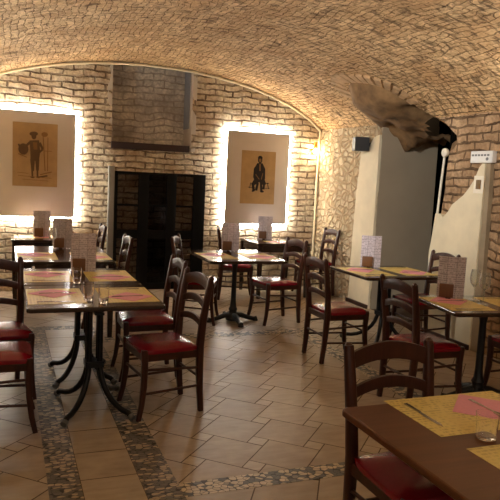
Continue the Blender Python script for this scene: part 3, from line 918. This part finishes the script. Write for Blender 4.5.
def cast_base(t):
    MB().lathe([(.0, .02), (.075, .02), (.08, .05), (.05, .09), (.04, .12), (.05, .14), (.036, .17), (.028, .24), (.026, .6), (.036, .65), (.06, .69), (.06, .706), (0, .706)], 18).build('column', M_CASTIRON, t)
    for k in range(4):
        M = Matrix.Rotation(k * PI / 2, 4, 'Z')
        m = MB().tube([(.04, 0, .075), (.1, 0, .07), (.18, 0, .042), (.25, 0, .025), (.285, 0, .03)], [.03, .028, .024, .022, .024], 10, M)
        m.lathe([(0, 0), (.03, 0), (.032, .012), (.02, .028), (0, .03)], 12, M @ Matrix.Translation((.27, 0, 0)))
        m.build('foot', M_CASTIRON, t)
    MB().box(-.2, .2, -.025, .025, .694, .706).box(-.025, .025, -.2, .2, .694, .706).build('top_bracket', M_CASTIRON, t)
def wood_legs(t, w, d):
    m = MB(); a = w / 2 - .045; b_ = d / 2 - .03
    m.box(-a, a, -b_ - .012, -b_ + .012, .62, .706).box(-a, a, b_ - .012, b_ + .012, .62, .706).box(-a - .012, -a + .012, -b_, b_, .62, .706).box(a - .012, a + .012, -b_, b_, .62, .706)
    m.build('apron', M_TABLED, t)
    for sx in (-1, 1):
        for sy in (-1, 1):
            MB().sweep([(sx * a, sy * b_, .706), (sx * a, sy * b_, .3), (sx * a, sy * b_, 0)], [(.06, .06), (.056, .056), (.042, .042)], (1, 0, 0)).build('leg', M_TABLED, t)
def knob(t, x, y): MB().lathe([(0, 0), (.014, 0), (.012, .012), (0, .014)], 12, Matrix.Translation((x, y, .685)) @ Matrix.Rotation(PI / 2, 4, 'X')).build('screw_cap', M_WHITE, t)

def table(label, x0, x1, y0, y1, base, mat, rz=0, **kw):
    t = thing('dining_table', label, 'table', ((x0 + x1) / 2, (y0 + y1) / 2, 0), R(rz), 'dining tables')
    w, d = x1 - x0, y1 - y0
    top_mesh(w, d).build('tabletop', mat, t)
    if base == 'tube': tube_base(t, **kw)
    elif base == 'cast': cast_base(t)
    else: wood_legs(t, w, d)
    return t
table('brown table in the right foreground with two yellow paper mats', 1.2, 2.16, 1.24, 2.08, 'cast', M_TABLE)
table('nearer of the two joined tables at left, on curved black tube legs', .12, .99, 4.04, 4.858, 'tube', M_TABLED, oy=-.2, sx=.21, sy=.29)
table('farther of the two joined tables at left, holding the tall grey menu card', .12, .99, 4.862, 5.68, 'tube', M_TABLED, oy=-.31, sx=.21, sy=.27)
t2 = table('dark wooden table behind the joined left tables, with one wine glass', .09, .99, 6.1, 7.32, 'wood', M_TABLED)
knob(t2, -.30, -.592); knob(t2, .37, -.592)
table('small dark table beneath the left lit panel', .06, .62, 7.95, 8.5, 'wood', M_TABLED)
table('central table on an ornate black cast iron pedestal', 1.935, 2.79, 6.1, 7.05, 'cast', M_TABLED)
table('dark wooden table beneath the right lit panel', 3.10, 3.88, 7.76, 8.5, 'wood', M_TABLED)
table('table on curved black legs before the grey-brown niche wall', 3.09, 3.95, 5.0, 5.75, 'tube', M_TABLED, sx=.28, sy=.30)
table('right-hand table with two wine glasses on a cast iron column', 2.94, 3.80, 3.46, 4.12, 'cast', M_TABLED, rz=-8)

# ------------------------------------------------------------------ place settings (local: diner at -y looking +y)
def uvquad(name, pts, th, mat, uvs=None):
    m = MB(); m.prism(pts, th)
    o = m.build(name, mat)
    ul = o.data.uv_layers.new(name='UVMap')
    for l in o.data.loops:
        c = o.data.vertices[l.vertex_index].co; ul.data[l.index].uv = (c.x + .5, c.y + .3)
    return o
mat_src = nap_src = knife_src = fork_src = None
def inst(src, x, y, z, rz):
    o = src.copy(); COL.objects.link(o); o.location = (x, y, z); o.rotation_euler = (0, 0, rz); return o
def make_knife():
    m = MB()
    m.prism([(-.008, -.115), (.008, -.115), (.0065, -.02), (-.0065, -.02)], .0045)
    m.prism([(-.0065, -.02), (.0065, -.02), (.010, .02), (.009, .09), (.003, .125), (-.0065, .10), (-.0065, .02)], .002)
    return m.build('table_knife', M_STEEL)
def make_fork():
    m = MB()
    m.prism([(-.008, -.11), (.008, -.11), (.004, -.02), (.004, .03), (.012, .045), (.012, .06), (-.012, .06), (-.012, .045), (-.004, .03), (-.004, -.02)], .003)
    for k in range(4): m.prism([(-.012 + k * .0068, .06), (-.0085 + k * .0068, .06), (-.009 + k * .0068, .105), (-.0115 + k * .0068, .105)], .0025)
    return m.build('table_fork', M_STEEL)
def setting(cx, cy, face, where, mw=.54, md=.365, fork=True, knife=True, naprot=45):
    """cx,cy = middle of the table edge in front of the diner; face = direction the diner looks (deg, -90 = -Y)"""
    global mat_src, nap_src, knife_src, fork_src
    rz = R(face - 90); ca, sa = math.cos(rz), math.sin(rz)
    def W(u, v): return cx + u * ca - v * sa, cy + u * sa + v * ca
    x, y = W(0, md / 2 + .012); z = TT + .0004
    if mat_src is None: o = mat_src = uvquad('paper_placemat', [(-.27, -.1825), (.27, -.1825), (.27, .1825), (-.27, .1825)], .0009, M_MAT); o.location = (x, y, z); o.rotation_euler = (0, 0, rz)
    else: o = inst(mat_src, x, y, z, rz)
    o.scale = (mw / .54, md / .365, 1)
    tag(o, 'yellow paper placemat ' + where, 'placemat', 'yellow paper placemats')
    x, y = W(-.09, md / 2 + .0); z += .0013
    if nap_src is None:
        h = .113; o = nap_src = uvquad('paper_napkin', [(-h, -h), (h, -h), (h, h), (-h, h)], .003, M_PINK); o.location = (x, y, z); o.rotation_euler = (0, 0, rz + R(naprot))
    else: o = inst(nap_src, x, y, z, rz + R(naprot))
    tag(o, 'pink paper napkin ' + where, 'napkin', 'pink paper napkins')
    if fork:
        x, y = W(-.085, md / 2 + .02); zf = z + .0034
        if fork_src is None: o = fork_src = make_fork(); o.location = (x, y, zf); o.rotation_euler = (0, 0, rz)
        else: o = inst(fork_src, x, y, zf, rz + R(random.uniform(-6, 6)))
        tag(o, 'steel fork on napkin ' + where, 'fork', 'steel forks')
    if knife:
        x, y = W(.205, md / 2 - .0)
        if knife_src is None: o = knife_src = make_knife(); o.location = (x, y, z); o.rotation_euler = (0, 0, rz)
        else: o = inst(knife_src, x, y, z, rz + R(random.uniform(-4, 4)))
        tag(o, 'steel knife on placemat ' + where, 'knife', 'steel knives')
setting(1.68, 2.115, -90, 'on the far side of the foreground table')
setting(1.70, 1.255, 90, 'at the bottom right corner of the picture', fork=False, knife=False)
setting(.122, 4.44, 0, 'at the left front of the joined left tables')
setting(.122, 5.27, 0, 'at the left rear of the joined left tables')
setting(.988, 4.44, 180, 'at the right front of the joined left tables')
setting(.988, 5.27, 180, 'at the right rear of the joined left tables')
setting(.092, 6.50, 0, 'on the left of the table with one wine glass')
setting(.988, 6.50, 180, 'on the right of the table with one wine glass')
setting(.35, 8.49, -90, 'under the left lit panel', .5, .33)
setting(1.94, 6.52, 0, 'on the left of the central pedestal table', .54, .345)
setting(2.786, 6.52, 180, 'on the right of the central pedestal table', .54, .345)
setting(3.55, 7.762, 90, 'under the right lit panel', .5, .33)
setting(3.092, 5.36, 0, 'on the left of the table before the grey niche')
setting(3.948, 5.36, 180, 'on the right of the table before the grey niche')
setting(2.945, 3.85, -8, 'on the left of the table with two wine glasses', .5, .36)
setting(3.795, 3.73, 172, 'on the right of the table with two wine glasses', .5, .36)

# ------------------------------------------------------------------ menus and glasses
menu0 = None
def menu(x, y, rz, label):
    global menu0
    if menu0 is not None: return copy_thing(menu0, 'menu_stand', label, (x, y, TT + .0004), R(rz), 'standing menus')
    t = menu0 = thing('menu_stand', label, 'menu', (x, y, TT + .0004), R(rz), 'standing menus')
    uvp = []; vs = []; fs = []
    for k, (px, py) in enumerate(((-.1, .012), (-.034, -.012), (.034, -.008), (.1, .02))):
        vs += [(px, py, 0), (px, py, .325)]
    m = MB()
    fs = [[0, 2, 3, 1], [2, 4, 5, 3], [4, 6, 7, 5]]
    m.add(vs, fs)
    o = m.build('card', M_MENU, t)
    ul = o.data.uv_layers.new(name='UVMap')
    for l in o.data.loops:
        c = o.data.vertices[l.vertex_index].co; ul.data[l.index].uv = (c.x + .105, c.z)
    sd = o.modifiers.new('thick', 'SOLIDIFY'); sd.thickness = .003; sd.offset = 1
    b_ = MB().box(-.085, .02, -.052, -.018, .012, .115, bev=.004).build('wooden_block', M_BLOCK, t)
    MB().box(-.035, .003, -.056, .02, 0, .012).build('block_foot', M_CHAIR, b_)
    return t
menu(.615, 5.5, -10, 'grey standing menu card on the farther joined left table')
menu(.575, 7.14, -6, 'grey standing menu on the table behind, beside the wine glass')
menu(.42, 8.30, -4, 'lilac standing menu on the small table under the left lit panel')
menu(2.43, 6.96, -18, 'standing menu card on the central pedestal table')
menu(3.42, 8.33, -20, 'standing menu on the table beneath the right lit panel')
menu(3.50, 5.64, -30, 'standing menu card in front of the cream plaster strip')
menu(3.23, 4.02, -36, 'standing menu card left of the two wine glasses')

def lathe_thing(name, prof_, label, cat, x, y, z, group, n=22):
    o = MB().lathe(prof_, n).build(name, M_GLASS if 'wine' in name else M_TUMBLER); o.location = (x, y, z); return tag(o, label, cat, group)
TUM = [(0, 0), (.031, 0), (.034, .003), (.037, .045), (.040, .09), (.0385, .09), (.0355, .045), (.032, .014), (0, .012)]
TALL = [(0, 0), (.028, 0), (.031, .003), (.034, .06), (.036, .12), (.0345, .12), (.0325, .06), (.029, .014), (0, .012)]
WINE = [(r * 1.12, z * 1.1) for r, z in [(0, 0), (.034, 0), (.035, .002), (.012, .006), (.0045, .012), (.004, .085), (.012, .095), (.031, .12), (.038, .15), (.036, .18), (.030, .215), (.029, .215), (.0345, .18), (.0365, .15), (.029, .121), (.009, .098), (0, .096)]]
lathe_thing('water_tumbler', TUM, 'clear water tumbler on the foreground table between the two mats', 'glass', 1.56, 1.69, TT + .0004, 'water tumblers')
for (x, y, w) in ((.507, 4.93, 'left of the wooden menu block'), (.515, 4.27, 'in the middle of the near left table, left of its pair'), (.60, 4.17, 'nearest the front edge of the joined left tables')):
    lathe_thing('water_tumbler', TALL, 'tall clear tumbler ' + w, 'glass', x, y, TT + .0004 if x < .5 else TT + .0004, 'water tumblers')
lathe_thing('wine_glass', WINE, 'stemmed wine glass on the table behind the joined left tables', 'glass', .46, 6.96, TT + .0004, 'wine glasses')
lathe_thing('wine_glass', WINE, 'left one of two wine glasses on the right-hand table', 'glass', 3.385, 3.93, TT + .0004, 'wine glasses')
lathe_thing('wine_glass', WINE, 'right one of two wine glasses on the right-hand table', 'glass', 3.335, 3.77, TT + .0004, 'wine glasses')

# ------------------------------------------------------------------ light
def point(name, loc, e, col=(1, .78, .5), size=.12, kind='POINT', rot=None, spot=None):
    l = bpy.data.lights.new(name, kind); l.energy = e; l.color = col
    if kind == 'AREA': l.size = size
    else: l.shadow_soft_size = size
    if spot: l.spot_size = spot; l.spot_blend = .8
    o = bpy.data.objects.new(name, l); COL.objects.link(o); o.location = loc
    if rot: o.rotation_euler = rot
    return o
LC = (1, 1, .97)
def aim(a, b):
    return (Vector(b) - Vector(a)).to_track_quat('-Z', 'Y').to_euler()
def spot(name, loc, to, e, deg, size=.08, blend=.8):
    o = point(name, loc, e, LC, size, 'SPOT', aim(loc, to), R(deg)); o.data.spot_blend = blend
for (x, y, e) in ((-.62, 1.6, 58), (-.62, 4.2, 64), (-.62, 6.6, 44), (4.22, 1.6, 46), (4.22, 3.9, 44)):
    spot('uplight', (x, y, 1.85), (x + (.35 if x < 1 else -.35), y, 2.85), e, 165)
spot('niche_fill_spot', (.5, 3.3, 2.75), (4.7, 6.9, 1.3), 260, 50)  # unseen fill spot, added to brighten the niche wall
point('rear_fill', (1.4, -.7, 2.2), 25, LC, .15)  # unseen fill added behind the camera to light surfaces facing it
w = bpy.data.worlds.new('world'); scene.world = w; w.use_nodes = True
w.node_tree.nodes['Background'].inputs[0].default_value = (.05, .04, .03, 1)
scene.view_settings.view_transform = 'Standard'; scene.view_settings.look = 'None'
scene.view_settings.exposure = .7; scene.view_settings.gamma = 1
